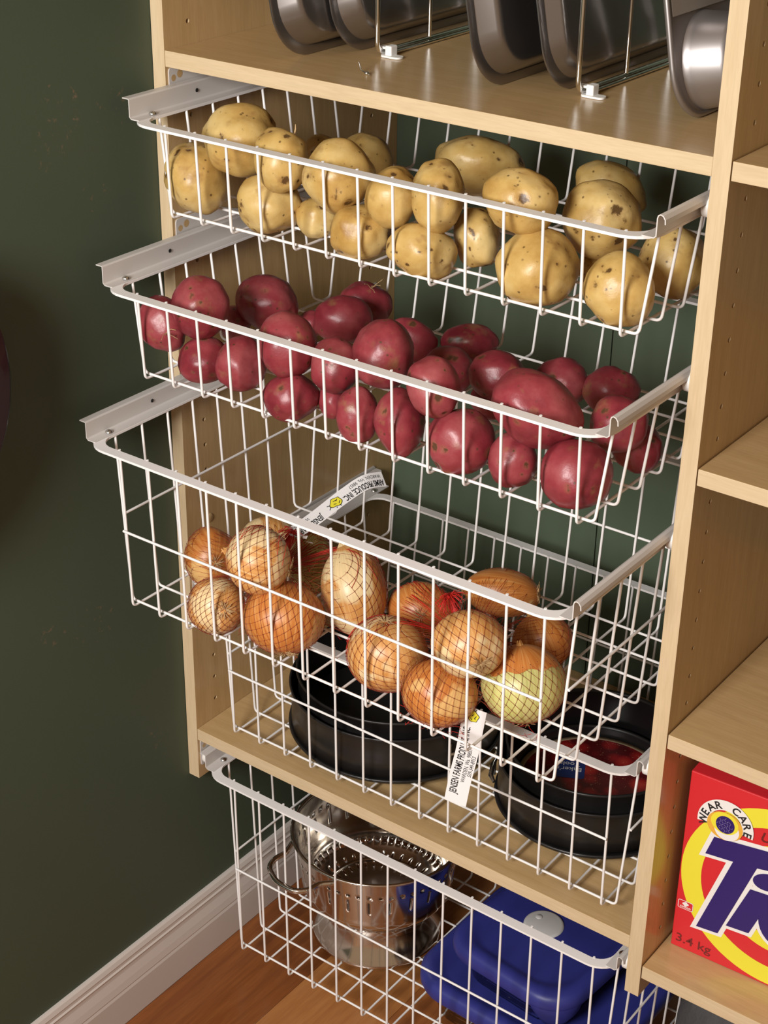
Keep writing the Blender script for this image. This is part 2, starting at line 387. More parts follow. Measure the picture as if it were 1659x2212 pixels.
for bi in range(5):
    P, zl, zb = PULL[bi], ZL[bi], ZB[bi]
    bk = empty('wire_basket', (.32, P + .17, zb), BL[bi][0], 'wire basket', 'wire drawer baskets')
    zr = zl - .0004; x0, x1 = T + .0138, XR - .0138; y0, y1 = P - .0095, P + .345
    cx, cy = (x0 + x1) / 2, (y0 + y1) / 2; bw = .0118; th = .0026
    o_ = rrect(cx, cy, x1 - x0, y1 - y0, .030, 8); i_ = rrect(cx, cy, x1 - x0 - 2 * bw, y1 - y0 - 2 * bw, .020, 8)
    o2 = rrect(cx, cy, x1 - x0 + .0, y1 - y0, .030, 8)
    rings = [[(x, y, zr) for x, y in i_], [(x, y, zr) for x, y in o_], [(x, y, zr - th) for x, y in o2], [(x, y, zr - th) for x, y in i_]]
    obj('rim', MB().loft(rings, 0, closed=True, smooth=False), WHITE, bk)
    yi, yj = y0 + bw + .0004, y1 - bw - .0004
    yf, yb = P + .0120, P + .322
    wires = []
    for k in range(14):
        u = k / 13; xb = XL0 + (XL1 - XL0) * u; xt = xb + .004 - .002 * u
        pts = bend([(xt, yi + .0008, zr + .0004), (xb, yf, zb), (xb, yb, zb), (xt, yj, zr + .0004)], .006)
        obj('long_wire', MB().tube(pts, WR, 8), WHITE, bk)
    for k in range(8):
        y = P + .020 + .0400 * k; yt = y + .010; zc = zb + 2 * WR
        pts = bend([(.0402, yt, zl - .001), (.0612, y, zc), (.6020, y, zc), (.6085, yt, zl - .001)], .006)
        obj('cross_wire', MB().tube(pts, WR, 8), WHITE, bk)
    if bi >= 2:
        zm = (zr + zb) / 2; f = .5
        lerp = lambda a, b, s: a + (b - a) * s
        for (ya, yb_) in ((yi, yf), (yj, yb)):
            ym = lerp(ya, yb_, f) + (-2 * WR if ya < cy else 2 * WR)
            obj('middle_wire', MB().tube([(XL0 + .0008, ym, zm), (XL1 + .0030, ym, zm)], WR, 8), WHITE, bk)
        for xm in (lerp(.0402, .0612, .48) + 2 * WR, lerp(.6085, .6020, .48) + 2 * WR):
            obj('middle_wire', MB().tube([(xm, P + .0240, zm + .008), (xm, P + .309, zm + .008)], WR, 8), WHITE, bk)
    for side in (-1, 1):
        mb, mx = rail(side, P, zl)
        rl = obj('slide_rail', mb, RAIL, bk)
        for yy in (P + .026, P + .340):
            c = (mx(T + .0188), yy, zl + .0016)
            obj('screw', MB().lathe([(0, .0022), (.0022, .0019), (.0036, .0008), (.0040, -.0002), (.0040, -.0006)], c, 16), STEEL, rl)
        obj('rail_hole', MB().lathe([(0, .0), (.0022, .0)], (mx(T + .0137), P + .098, zl + .0105), 14, 0, None, 'x'), INK, rl)
    for side in (-1, 1):
        mx = (lambda x: x) if side < 0 else (lambda x: T + XR - x)
        br = MB(); pts = []
        za, zc2 = zl - .004, zl + .036
        if bi == 4: zc2 = min(zc2, -.8361 - T - .001)
        if bi == 0: zc2 = min(zc2, -T - .001)
        xs = sorted((mx(T + .0001), mx(T + .0013)))
        zt_ = min(zc2, zl + .0235)
        ol = [(.004, za + .003), (.006, za + .001), (.366, za + .001), (.366, zt_ - .003), (.363, zt_), (.105, zt_), (.065, zc2), (.008, zc2), (.005, zc2 - .001), (.004, zc2 - .004)]
        br.loft([[(xs[0], y, z) for y, z in ol], [(xs[1], y, z) for y, z in ol]], 0, True, True, False)
        sl = obj('slide_bracket', br, RAIL, cab)
        for (yy, dz, r) in ((.0105, -.012, .0034), (.0200, -.009, .0042)):
            hz = zc2 + dz + .001
            obj('bracket_hole', MB().lathe([(0, 0), (r, 0)], (mx(T + .0014), yy, hz), 16, 0, None, 'x').add([], []), WZ, sl)
        obj('roller', MB().lathe([(0, .0), (.0085, .0), (.0095, .0008), (.0095, .0066), (.0085, .0074), (0, .0074)], (mx(T + .0016) if side < 0 else mx(T + .0016) - .0074, .0135, zl + .0085), 28, 0, None, 'x'), NYLON, sl)

# ---------------------------------------------------------------- potatoes
CM = CAMROT.to_matrix()
def blob(seed, s, lump, eyes, sub=4):
    bm = bmesh.new(); bmesh.ops.create_icosphere(bm, subdivisions=sub, radius=1)
    R = random.Random(seed); off = Vector((R.uniform(-50, 50), R.uniform(-50, 50), R.uniform(-50, 50)))
    E = []
    for k in range(eyes):
        d = Vector((R.gauss(0, 1), R.gauss(0, 1), R.gauss(.35, 1))).normalized(); E.append((d, R.choice((.09, .10, .12, .15, .22)), R.uniform(.5, 1.0)))
    crease = Vector((R.gauss(0, 1), R.gauss(0, 1), R.gauss(0, 1))).normalized(); cd_ = R.choice((0, 0, .035))
    col = []
    for v in bm.verts:
        p = v.co.normalized()
        r = 1 + lump * noise.noise(p * 1.2 + off) + lump * .35 * noise.noise(p * 2.8 + off)
        if cd_: r -= cd_ * math.exp(-(p.dot(crease) / .10) ** 2) * max(0, p.x + .4)
        ev = 0
        for d, w_, a in E:
            g = (p - d).length / w_
            if g < 3:
                r += a * (-.050 * math.exp(-g * g * 1.5) + .018 * math.exp(-(g - 1.3) ** 2 * 3)); ev = max(ev, min(1, 1.5 * a * math.exp(-g * g * 1.7)))
        v.co = Vector((p.x * s[0] * r, p.y * s[1] * r, p.z * s[2] * r)); col.append(ev)
    me = bpy.data.meshes.new('potato'); bm.to_mesh(me); bm.free()
    at = me.attributes.new('eye', 'FLOAT', 'POINT'); at.data.foreach_set('value', col)
    for p in me.polygons: p.use_smooth = True
    return me
def potato(name, c, s, tilt, m, seed, label, group, lump, eyes):
    me = blob(seed, s, lump, eyes); me.materials.append(m)
    o = bpy.data.objects.new(name, me); link(o); o.location = (c[0], c[1], c[2] + ZT)
    o.rotation_euler = (CM @ Matrix.Rotation(math.radians(tilt), 3, 'Z')).to_euler()
    ORG[o] = Vector(c); return tag(o, label, 'potato', group)
YEL = [
('Y6',(0.1484,0.1663,-0.1258),(0.0300,0.0275,0.0287),-30,'yellow potato at the back behind the knobbly one, showing a scabby pink scar on top'),
('Y12',(0.2730,0.2039,-0.1201),(0.0501,0.0313,0.0396),-12,'largest long yellow potato, lying at the back of the top basket'),
('Y18',(0.4103,0.2364,-0.1246),(0.0392,0.0262,0.0320),-25,'yellow potato peeping out behind the big round one at the right end'),
('Y5',(0.0806,0.1768,-0.1335),(0.0205,0.0205,0.0205),0,'small yellow potato at the back of which only the rounded top shows'),
('Y1',(0.0747,-0.0198,-0.1177),(0.0324,0.0371,0.0347),15,'upright yellow potato at the far left end of the top basket'),
('Y4',(0.1718,-0.0218,-0.1245),(0.0335,0.0289,0.0311),-10,'yellow potato second from the left along the bottom of the top basket'),
('Y8',(0.2213,-0.0074,-0.1323),(0.0210,0.0219,0.0214),0,'small yellow potato wedged in the bottom row under its bigger neighbour'),
('Y9',(0.2901,-0.0301,-0.1274),(0.0282,0.0269,0.0275),-10,'yellow potato with a fold down its face, bottom row left of the middle'),
('Y13',(0.3623,-0.0287,-0.1320),(0.0334,0.0254,0.0291),-15,'oval yellow potato lying sideways in the middle of the bottom row'),
('Y14',(0.3885,0.0231,-0.1261),(0.0218,0.0292,0.0253),15,'narrow upright yellow potato leaning between two bottom row potatoes'),
('Y16',(0.4830,-0.0218,-0.1239),(0.0372,0.0343,0.0357),0,'big yellow potato in the bottom row, right of the middle'),
('Y19',(0.5702,-0.0259,-0.1227),(0.0316,0.0324,0.0320),0,'round yellow potato in the front right corner of the top basket'),
('Y20',(0.5719,0.0654,-0.1213),(0.0313,0.0330,0.0321),10,'yellow potato against the right side wires, partly behind the cabinet upright'),
('Y21',(0.5003,0.0502,-0.1382),(0.0150,0.0160,0.0155),0,'tiny yellow potato sliver showing between the two at the front right'),
('Y10',(0.3218,-0.0214,-0.0884),(0.0255,0.0281,0.0268),0,'yellow potato in the upper row, left of the one with an eye on top'),
('Y11',(0.3696,-0.0154,-0.0802),(0.0251,0.0332,0.0289),5,'upright yellow potato with a sunken eye on top, behind the middle of the rim'),
('Y2',(0.1228,-0.0072,-0.0720),(0.0381,0.0363,0.0372),0,'big yellow potato highest in the heap at the left end'),
('Y3',(0.1940,-0.0294,-0.0754),(0.0273,0.0309,0.0291),10,'yellow potato with a thin sprout and dark scar, second in the upper row'),
('Y7',(0.2591,-0.0240,-0.0801),(0.0343,0.0334,0.0339),-20,'knobbly yellow potato, third from the left in the upper row'),
('Y15',(0.4617,-0.0206,-0.0662),(0.0344,0.0283,0.0312),-20,'oval yellow potato crossed by the rim, right of the middle'),
('Y17',(0.5058,0.0491,-0.0904),(0.0382,0.0349,0.0365),-10,'big round yellow potato in the upper row at the right end'),
]
REDP = [
('R9',(0.1506,0.1654,-0.2894),(0.0299,0.0234,0.0265),-20,'red potato with a rooty tuft at the back left of the second basket'),
('R12',(0.2566,0.1090,-0.2897),(0.0291,0.0222,0.0255),-30,'red potato half hidden behind the tall one at the middle of the heap'),
('R17',(0.3059,0.1447,-0.2923),(0.0306,0.0208,0.0252),0,'red potato standing alone at the back, middle of the second basket'),
('R21',(0.4416,0.1104,-0.2889),(0.0280,0.0245,0.0262),-20,'red potato behind the big oval one at the back right'),
('R22',(0.4921,0.1202,-0.2888),(0.0291,0.0249,0.0269),0,'red potato at the back right with a bright sheen on top'),
('R16',(0.3340,0.0631,-0.2889),(0.0272,0.0249,0.0260),-20,'red potato showing only its top right side behind another, middle of heap'),
('R29',(0.1275,0.0960,-0.2987),(0.0153,0.0153,0.0153),0,'tiny red potato showing left of the one with pitted eyes'),
('R28',(0.0611,0.0429,-0.2959),(0.0204,0.0179,0.0191),0,'small red potato in shade between the two highest ones at the left'),
('R30',(0.4034,0.0389,-0.2934),(0.0207,0.0207,0.0207),0,'small red potato buried behind the big oval one'),
('R4',(0.1205,-0.0710,-0.2890),(0.0268,0.0249,0.0258),0,'red potato at the left end of the bottom row'),
('R1',(0.0690,-0.0759,-0.2603),(0.0245,0.0298,0.0270),20,'red potato with dry rootlets at the far left of the second basket'),
('R5',(0.1631,-0.0618,-0.2851),(0.0260,0.0293,0.0276),-10,'red potato with a tan scar, second in the bottom row'),
('R7',(0.2461,-0.0824,-0.2918),(0.0279,0.0243,0.0260),0,'red potato third along the bottom row, under a larger one'),
('R27',(0.2776,-0.0566,-0.2962),(0.0147,0.0184,0.0164),0,'small red potato sliver showing left of the fourth in the bottom row'),
('R13',(0.3286,-0.0826,-0.2871),(0.0218,0.0276,0.0245),0,'speckled red potato fourth along the bottom row'),
('R14',(0.3769,-0.0809,-0.2828),(0.0228,0.0324,0.0272),5,'tall narrow red potato with a seam, fifth along the bottom row'),
('R18',(0.4454,-0.0779,-0.2832),(0.0309,0.0309,0.0309),-15,'round red potato with a sunken eye, sixth along the bottom row'),
('R25',(0.5002,-0.0742,-0.2886),(0.0236,0.0257,0.0247),0,'red potato with tan specks, second from the right in the bottom row'),
('R26',(0.5677,-0.0748,-0.2826),(0.0325,0.0313,0.0319),-10,'large red potato in the front right corner of the second basket'),
('R24',(0.5758,0.0240,-0.2906),(0.0237,0.0233,0.0235),30,'shaded red potato low against the right side wires'),
('R2',(0.1131,-0.0654,-0.2336),(0.0300,0.0322,0.0311),0,'red potato second from left in the upper row, above the rim'),
('R3',(0.0999,0.0545,-0.2681),(0.0352,0.0302,0.0326),-15,'red potato set back from the rim, third from left in the heap'),
('R6',(0.2392,-0.0780,-0.2399),(0.0303,0.0313,0.0308),-10,'red potato crossed by the rim, fourth from the left'),
('R8',(0.1688,0.1004,-0.2847),(0.0328,0.0267,0.0296),0,'red potato with dark pitted eyes, back left of the middle'),
('R10',(0.2889,-0.0665,-0.2533),(0.0252,0.0279,0.0265),-10,'red potato with a scabby lower face just below the rim'),
('R11',(0.3362,-0.0514,-0.2329),(0.0306,0.0341,0.0323),0,'tall red potato highest at the middle of the heap'),
('R15',(0.4161,-0.0824,-0.2359),(0.0251,0.0290,0.0270),15,'red potato right of the tall one, crossed by the rim'),
('R19',(0.4206,0.0213,-0.2580),(0.0285,0.0238,0.0260),-10,'red potato with pale scuffs behind and left of the big oval one'),
('R20',(0.5164,-0.0659,-0.2352),(0.0431,0.0332,0.0378),-32,'biggest red potato, a tilted oval over the right half of the rim'),
('R23',(0.5704,-0.0074,-0.2566),(0.0269,0.0261,0.0265),0,'red potato under the right slide rail'),
]
for i, (n, c, s, ti, lab) in enumerate(YEL):
    o = potato('yellow_potato', c, s, ti, YPOT, 100 + i, lab, 'yellow potatoes in the top basket', .13, 13)
    if n == 'Y3':
        p = Vector(c) + CM @ Vector((.013, .0245, .006)); q = p + CM @ Vector((.001, .009, .001))
        x = obj('sprout', MB().tube([p, p.lerp(q, .5) + Vector((.0006, 0, 0)), q], [.0010, .0008, .0004], 6), ROOT, None, c)
        x.parent = o; x.matrix_parent_inverse = (Matrix.Translation(o.location) @ o.rotation_euler.to_matrix().to_4x4()).inverted()
for i, (n, c, s, ti, lab) in enumerate(REDP):
    o = potato('red_potato', c, s, ti, RPOT, 300 + i, lab, 'red potatoes in the second basket', .11, 11)
    if n in ('R1', 'R9'):
        mb = MB(); R = random.Random(i)
        base = Vector(c) + CM @ (Vector((.006, -.012, .024)) if n == 'R1' else Vector((.006, .014, .020)))
        for k in range(5):
            d = CM @ Vector((R.uniform(-.8, 1), R.uniform(-.6, .5), .5)).normalized()
            mb.tube([base, base + d * .008 + Vector((0, 0, .001)), base + d * .015 + Vector((R.uniform(-.004, .004), -.001, R.uniform(-.004, .004)))], .00035, 4)
        x = obj('rootlets', mb, ROOT, None, c); x.parent = o
        x.matrix_parent_inverse = (Matrix.Translation(o.location) @ o.rotation_euler.to_matrix().to_4x4()).inverted()

# ---------------------------------------------------------------- onions and their net bags
ONI = [  # name, centre, semi-axes, tilt, axis of the neck in image directions (right, up, towards viewer), skin, neck style, label
('O1',(0.1017,-0.0548,-0.5358),(0.0275,0.0340,0.0300),0,(-.3,.2,-.9),0,'brown onion at the top left of the left net bag, deep in red netting'),
('O3',(0.2000,0.0032,-0.5346),(0.0251,0.0346,0.0295),0,(.2,.9,.3),2,'yellowish onion in the middle of the left net bag, behind the others'),
('O2b',(0.1144,0.0314,-0.5435),(0.0314,0.0240,0.0274),0,(0,.8,-.4),1,'tan onion hidden at the back of the left net bag'),
('O5',(0.1691,-0.1192,-0.5435),(0.0307,0.0307,0.0307),0,(-.35,.1,-.9),1,'onion at the lower left of the left net bag, root end facing out'),
('O6',(0.2541,-0.1093,-0.5314),(0.0427,0.0381,0.0403),-8,(-.05,.9,-.3),0,'large flattish onion at the bottom front of the left net bag'),
('O4',(0.2888,-0.0341,-0.5208),(0.0346,0.0491,0.0412),8,(-.25,.95,.1),1,'tall pale brown onion at the right end of the left net bag'),
('O2',(0.2268,-0.1159,-0.4692),(0.0334,0.0353,0.0343),10,(-.9,.25,-.1),1,'shiny pale onion at the top front of the left net bag'),
('O7b',(0.3491,0.0064,-0.5425),(0.0370,0.0300,0.0290),-10,(.1,.2,-.95),0,'brown onion at the upper left of the right net bag, under bunched netting'),
('O12',(0.4858,0.0281,-0.5393),(0.0310,0.0286,0.0298),0,(-.4,.9,.1),0,'flaky brown onion at the far right of the right net bag'),
('O9',(0.3986,0.0864,-0.5401),(0.0414,0.0263,0.0330),-8,(-.9,0,-.3),0,'wide onion at the back top of the right net bag, dry roots showing'),
('O7',(0.3827,-0.1013,-0.5294),(0.0414,0.0384,0.0399),-10,(.05,-.85,-.5),1,'large onion at the left end of the right net bag, roots on top'),
('O10',(0.4562,-0.1143,-0.5395),(0.0376,0.0331,0.0353),-10,(.35,.85,.2),0,'pinkish brown onion at the bottom front of the right net bag'),
('O11',(0.5200,-0.0640,-0.5298),(0.0419,0.0380,0.0399),0,(-.1,.95,.15),2,'peeled pale green onion with vertical lines, front right of the right net bag'),
('O8',(0.4790,-0.1011,-0.4806),(0.0365,0.0329,0.0346),0,(-.3,.45,-.85),1,'pale onion in the middle of the right net bag'),
]
class Ell:
    def __init__(s, c, ax, ti):
        s.c = Vector(c); s.B = CM @ Matrix.Rotation(math.radians(ti), 3, 'Z'); s.s = ax; s.Bi = s.B.transposed()
    def exit(s, o, d, grow):
        a = s.Bi @ (o - s.c); b = s.Bi @ d; k = [1 / (x + grow) for x in s.s]
        a = Vector([a[i] * k[i] for i in range(3)]); b = Vector([b[i] * k[i] for i in range(3)])
        A = b.dot(b); B_ = a.dot(b); C_ = a.dot(a) - 1; q = B_ * B_ - A * C_
        return None if q < 0 else (-B_ + math.sqrt(q)) / A
ELL = {}
for i, (n, c, s, ti, axn, mi, lab) in enumerate(ONI):
    e = Ell(c, s, ti); ELL[n] = e
    ax = (CM @ Vector(axn)).normalized()
    Q = ax.to_track_quat('Z', 'X').to_matrix()           # local Z = neck axis
    Mi = Q.transposed(); R = random.Random(i)
    prof = []
    for k in range(41):
        a = PI * k / 40; r, z = math.sin(a), math.cos(a)
        if z > .80: z = .80 + (z - .80) * 1.15; r *= 1 - .12 * (z - .8) / .2
        prof.append((max(r, .0), z))
    NS = 56; vs = []; fs = []
    off = Vector((i * 3.1, 0, 0))
    for (r, z) in prof:
        for k in range(NS):
            a = 2 * PI * k / NS; rr = r * (1 + .012 * math.cos(a * 5 + i) + .02 * noise.noise(Vector((math.cos(a), math.sin(a), z)) + off))
            wv = Q @ Vector((rr * math.cos(a), rr * math.sin(a), z))          # unit sphere point, world directions
            pl = e.Bi @ wv; pw = e.B @ Vector([pl[j] * s[j] for j in range(3)])
            vs.append(Mi @ pw)
    for p in range(40):
        for k in range(NS): fs.append((p * NS + k, p * NS + NS + k, p * NS + NS + (k + 1) % NS, p * NS + (k + 1) % NS))
    me = bpy.data.meshes.new('onion'); me.from_pydata(vs, [], fs); me.materials.append(ONS[mi])
    for p in me.polygons: p.use_smooth = True
    me.validate(); me.update()
    o = bpy.data.objects.new('onion', me); link(o); o.location = (c[0], c[1], c[2] + ZT); o.rotation_euler = Q.to_euler()
    tag(o, lab, 'onion', 'onions in the net bags')
    ez = lambda sg: sg / math.sqrt(sum(((e.Bi @ ax)[j] / s[j]) ** 2 for j in range(3)))
    def loc_part(nm, mb, m):
        mm = bpy.data.meshes.new(nm); mm.from_pydata(mb.v, [], mb.f); mm.materials.append(m)
        for p in mm.polygons: p.use_smooth = True
        x = bpy.data.objects.new(nm, mm); link(x, o); return x
    zt = ez(1); mb = MB()
    for k in range(9):                                   # dry papery neck
        a = 2 * PI * k / 9; q = .0045
        mb.tube([(q * math.cos(a), q * math.sin(a), zt * .93), (.5 * q * math.cos(a), .5 * q * math.sin(a), zt + .002),
                 (R.uniform(-.003, .003), R.uniform(-.003, .003), zt + R.uniform(.003, .007))], [.0028, .0017, .0006], 5)
    loc_part('dry_neck', mb, ONS[1])
    if n == 'O11':                                       # remains of brown skin over the top
        sk = []; sf = []; K = 9
        for p in range(K):
            for k in range(NS):
                a = 2 * PI * k / NS; lim = 1.02 + .16 * noise.noise(Vector((math.cos(a) * 1.7, math.sin(a) * 1.7, 3.3))) + .05 * math.sin(9 * a)
                th = .02 + (lim - .02) * p / (K - 1); wv = Q @ Vector((math.sin(th) * math.cos(a), math.sin(th) * math.sin(a), math.cos(th)))
                pl = e.Bi @ wv; q = Mi @ (e.B @ Vector([pl[j] * (s[j] + .0007) for j in range(3)])); q.z += .0012 * (1 - p / K); sk.append(q)
        for p in range(K - 1):
            for k in range(NS): sf.append((p * NS + k, p * NS + NS + k, p * NS + NS + (k + 1) % NS, p * NS + (k + 1) % NS))
        mb = MB(); mb.add(sk, sf); loc_part('brown_skin', mb, ONS[0])
    zt = ez(-1); mb = MB()
    for k in range(34):                                  # tuft of dry roots
        a = R.uniform(0, 2 * PI); q = R.uniform(0, .006); p = Vector((q * math.cos(a), q * math.sin(a), zt * (.995 - .3 * (q / .03) ** 2)))
        d = Vector((math.cos(a) * 1.2 + R.uniform(-.5, .5), math.sin(a) * 1.2 + R.uniform(-.5, .5), -.35)).normalized()
        mb.tube([p, p + d * .003 + Vector((0, 0, -.0008)), p + d * R.uniform(.005, .0085) + Vector((0, 0, R.uniform(-.0003, .0012)))], [.0005, .0004, .0002], 4)
    loc_part('root_tuft', mb, ROOT)

def net_bag(names, gather, label, seed):
    E = [ELL[n] for n in names]; c = sum((e.c for e in E), Vector()) / len(E); c.z -= .004
    g = Vector(gather); ax = (g - c).normalized()
    u = ax.orthogonal().normalized(); v = ax.cross(u)
    NT_, NP = 60, 120; r = []
    for i in range(NT_ + 1):
        th = PI * i / NT_; row = []
        for j in range(NP):
            ph = 2 * PI * j / NP
            d = ax * math.cos(th) + (u * math.cos(ph) + v * math.sin(ph)) * math.sin(th)
            row.append(max([x for x in (e.exit(c, d, .0009) for e in E) if x] or [.012]))
        r.append(row)
    for it in range(26):                                 # the net spans the hollows between onions
        q = []
        for i in range(NT_ + 1):
            row = []
            for j in range(NP):
                a = (r[max(i - 1, 0)][j] + r[min(i + 1, NT_)][j] + r[i][j - 1] + r[i][(j + 1) % NP]) / 4
                row.append(max(r[i][j], a * .985))
            q.append(row)
        r = q
    gl = (g - c).length
    def pt(th, ph, lift=0):
        fi = min(max(th / PI * NT_, 0), NT_ - 1e-6); fj = (ph / (2 * PI) * NP) % NP
        i, j = int(fi), int(fj); a, b = fi - i, fj - j; j1 = (j + 1) % NP
        rr = (r[i][j] * (1 - b) + r[i][j1] * b) * (1 - a) + (r[i + 1][j] * (1 - b) + r[i + 1][j1] * b) * a
        if th < .35: rr = rr + (gl - rr) * (1 - th / .35) ** 1.5 if gl > rr else rr
        d = ax * math.cos(th) + (u * math.cos(ph) + v * math.sin(ph)) * math.sin(th)
        return c + d * (rr + lift)
    bag = empty('net_bag', tuple(c), label, 'net bag', 'onion net bags')
    mb = MB(); N = 84; tw = .68; th0, th1 = .03, PI - .10
    for sg in (1, -1):
        for k in range(N):
            pts = []
            for q in range(81):
                th = th0 + (th1 - th0) * q / 80
                pts.append(pt(th, 2 * PI * k / N + sg * tw * th))
            mb.tube(pts, .00019, 3, 0, cap=False)
    dth = PI / (N * tw); m = 1
    while m * dth < th1:                                 # knots where the strings cross
        th = m * dth
        if th > .45 and th < PI - .35:
            for k in range(N):
                p = pt(th, 2 * PI * k / N + tw * th, .0002); h = .00060
                mb.add([p + Vector(x) * h for x in ((1,0,0),(-1,0,0),(0,1,0),(0,-1,0),(0,0,1),(0,0,-1))],
                       [(0,2,4),(2,1,4),(1,3,4),(3,0,4),(2,0,5),(1,2,5),(3,1,5),(0,3,5)], 1, False)
        m += 1
    obj('net', mb, [NET, KNOT], bag)
    R = random.Random(seed); mb = MB()                   # bunched strings at the tie
    for k in range(230):
        ph = R.uniform(0, 2 * PI); e_ = R.uniform(.35, 1.25); sw = R.uniform(-.5, .5)
        mb.tube([pt(.03 + (e_ - .03) * q / 24, ph + sw * q / 24, .0004 + .0008 * R.random()) for q in range(25)], .00030, 3, 0, cap=False)
    for k in range(60):
        a = R.uniform(0, 2 * PI); d = (u * math.cos(a) + v * math.sin(a)) * R.uniform(.2, 1) + ax * R.uniform(-.3, .5)
        p = g + d * .003
        mb.tube([g, p + d * .006, p + d * R.uniform(.010, .020) - ax * R.uniform(.004, .012)], .00042, 3, 0, cap=False)
    obj('gathered_strings', mb, NETR, bag)
    mb = MB()                                            # loose netting poking through the basket floor
    lo = sorted(E, key=lambda e: e.c.z - max(e.s))[:4]
    for k in range(70):
        e = R.choice(lo); x, y = e.c.x + R.uniform(-.035, .035), e.c.y + R.uniform(-.025, .03); z = -.5695 + R.uniform(-.003, .004)
        p = Vector((x, y, z)); q = p + Vector((R.uniform(-.014, .014), R.uniform(-.012, .012), R.uniform(-.004, .004)))
        mb.tube([p, p.lerp(q, .5) + Vector((R.uniform(-.003, .003), R.uniform(-.003, .003), R.uniform(-.003, .001))), q], .00025, 3, 0, cap=False)
    obj('loose_strings', mb, NETR, bag)
    return bag, g, ax
bag1, g1, ax1 = net_bag(['O1', 'O3', 'O2b', 'O5', 'O6', 'O4', 'O2'], (.206, -.035, -.478), 'left red net bag of onions, with its paper tag sticking up behind the rim', 1)
bag2, g2, ax2 = net_bag(['O7b', 'O12', 'O9', 'O7', 'O10', 'O11', 'O8'], (.408, -.030, -.487), 'right red net bag of onions, with its paper tag hanging below the basket', 2)

def strip(path, wdir, width, items, parent, th=.0003, n=40):
    """a paper tag along a curved path; items = (text, start distance, height, offset across, bold, x-scale, mirror) lettering; returns the tag"""
    P = [Vector(p) for p in path]; out = []
    for i in range(len(P) - 1):                          # Catmull-Rom
        p0, p1, p2, p3 = P[max(i - 1, 0)], P[i], P[i + 1], P[min(i + 2, len(P) - 1)]
        for k in range(12):
            t_ = k / 12; out.append(.5 * ((2 * p1) + (p2 - p0) * t_ + (2 * p0 - 5 * p1 + 4 * p2 - p3) * t_ ** 2 + (3 * p1 - p0 - 3 * p2 + p3) * t_ ** 3))
    out.append(P[-1]); L = [0]
    for a, b in zip(out, out[1:]): L.append(L[-1] + (b - a).length)
    def frame(s):
        s = min(max(s, 0), L[-1] - 1e-9); i = max(j for j in range(len(L) - 1) if L[j] <= s)
        f = (s - L[i]) / (L[i + 1] - L[i]); p = out[i].lerp(out[i + 1], f)
        t_ = (out[min(i + 2, len(out) - 1)] - out[max(i - 1, 0)]).normalized()
        f2 = s / L[-1]; wd = Vector(wdir[0]).lerp(Vector(wdir[1]), f2); wd = (wd - t_ * wd.dot(t_)).normalized()
        return p, t_, wd, t_.cross(wd)
    def at(s, w_, h): p, t_, wd, nn = frame(s); return p + wd * w_ + nn * h
    mb = MB(); rings = []
    for k in range(n + 1):
        s = L[-1] * k / n; rings.append([at(s, -width / 2, 0), at(s, width / 2, 0), at(s, width / 2, -th), at(s, -width / 2, -th)])
    mb.loft(rings, 0, True, True, False); tg = obj('paper_tag', mb, PAPER, parent)
    for body, s0, h, w0, bold, xs in items:
        mt = MB(); vs, fs = text2d(body, h, bold); ok = []
        for f in fs:
            if all(0 < s0 + vs[i][0] * xs < L[-1] for i in f): ok.append(f)
        mt.add([at(s0 + x * xs, w0 + y, .0002) for x, y in vs], ok, 0, False)
        obj('lettering', mt, INK, tg)
    return tg, at, L[-1]
def emblem(at, s, parent, sz=.0075):
    """the yellow printed mark on the tag: a lumpy blotch with dark squiggles"""
    mb = MB(); R = random.Random(3)
    out = [(s + sz * (1.25 + .18 * math.sin(3 * a + 1)) * math.cos(a) * .8, sz * .75 * (1 + .15 * math.sin(4 * a)) * math.sin(a)) for a in [2 * PI * k / 28 for k in range(28)]]
    mb.poly([at(x * 1.0 + 0, y * 1.15, .00012) for x, y in [(s + (x - s) * 1.13, y) for x, y in out]], 1)
    mb.poly([at(x, y, .00024) for x, y in out], 0)
    for (a, b, c_, d) in ((-.7, .2, -.3, .5), (-.2, -.2, .3, -.4), (.1, .35, .5, .1), (-.5, -.35, -.1, -.1), (1.1, .2, 1.6, .55), (1.1, -.1, 1.6, -.3), (-.2, .8, -.4, 1.15), (.3, .8, .5, 1.0)):
        p, q = Vector((s + a * sz, b * sz)), Vector((s + c_ * sz, d * sz)); nrm = Vector((-(q - p).y, (q - p).x)).normalized() * .0004
        mb.poly([at(*(p - nrm), .00036), at(*(q - nrm), .00036), at(*(q + nrm), .00036), at(*(p + nrm), .00036)], 1)
    obj('emblem', mb, [YELLOW, INK], parent)
# hanging tag of the right bag: reads upwards
R0, U0, B0 = CM @ Vector((1, 0, 0)), CM @ Vector((0, 1, 0)), CM @ Vector((0, 0, 1))
hx = Vector((.962, .26, .08)).normalized()
tg, at, L = strip([(.4730, -.1050, -.6715), (.4770, -.1035, -.640), (.4830, -.1025, -.606), (.4880, -.1030, -.572), (.4910, -.1030, -.550)], (-hx, -hx), .0235,
      [('JENSEN FARMS PRODUCE, INC.', .012, .0105, .0012, .018, .60), ('WARDEN, Wa. 98857', .0285, .0060, -.0050, .004, .80), ('509-349-8953', .038, .0060, -.0102, .004, .80)], bag2)
emblem(at, L - .010, tg, .0062)
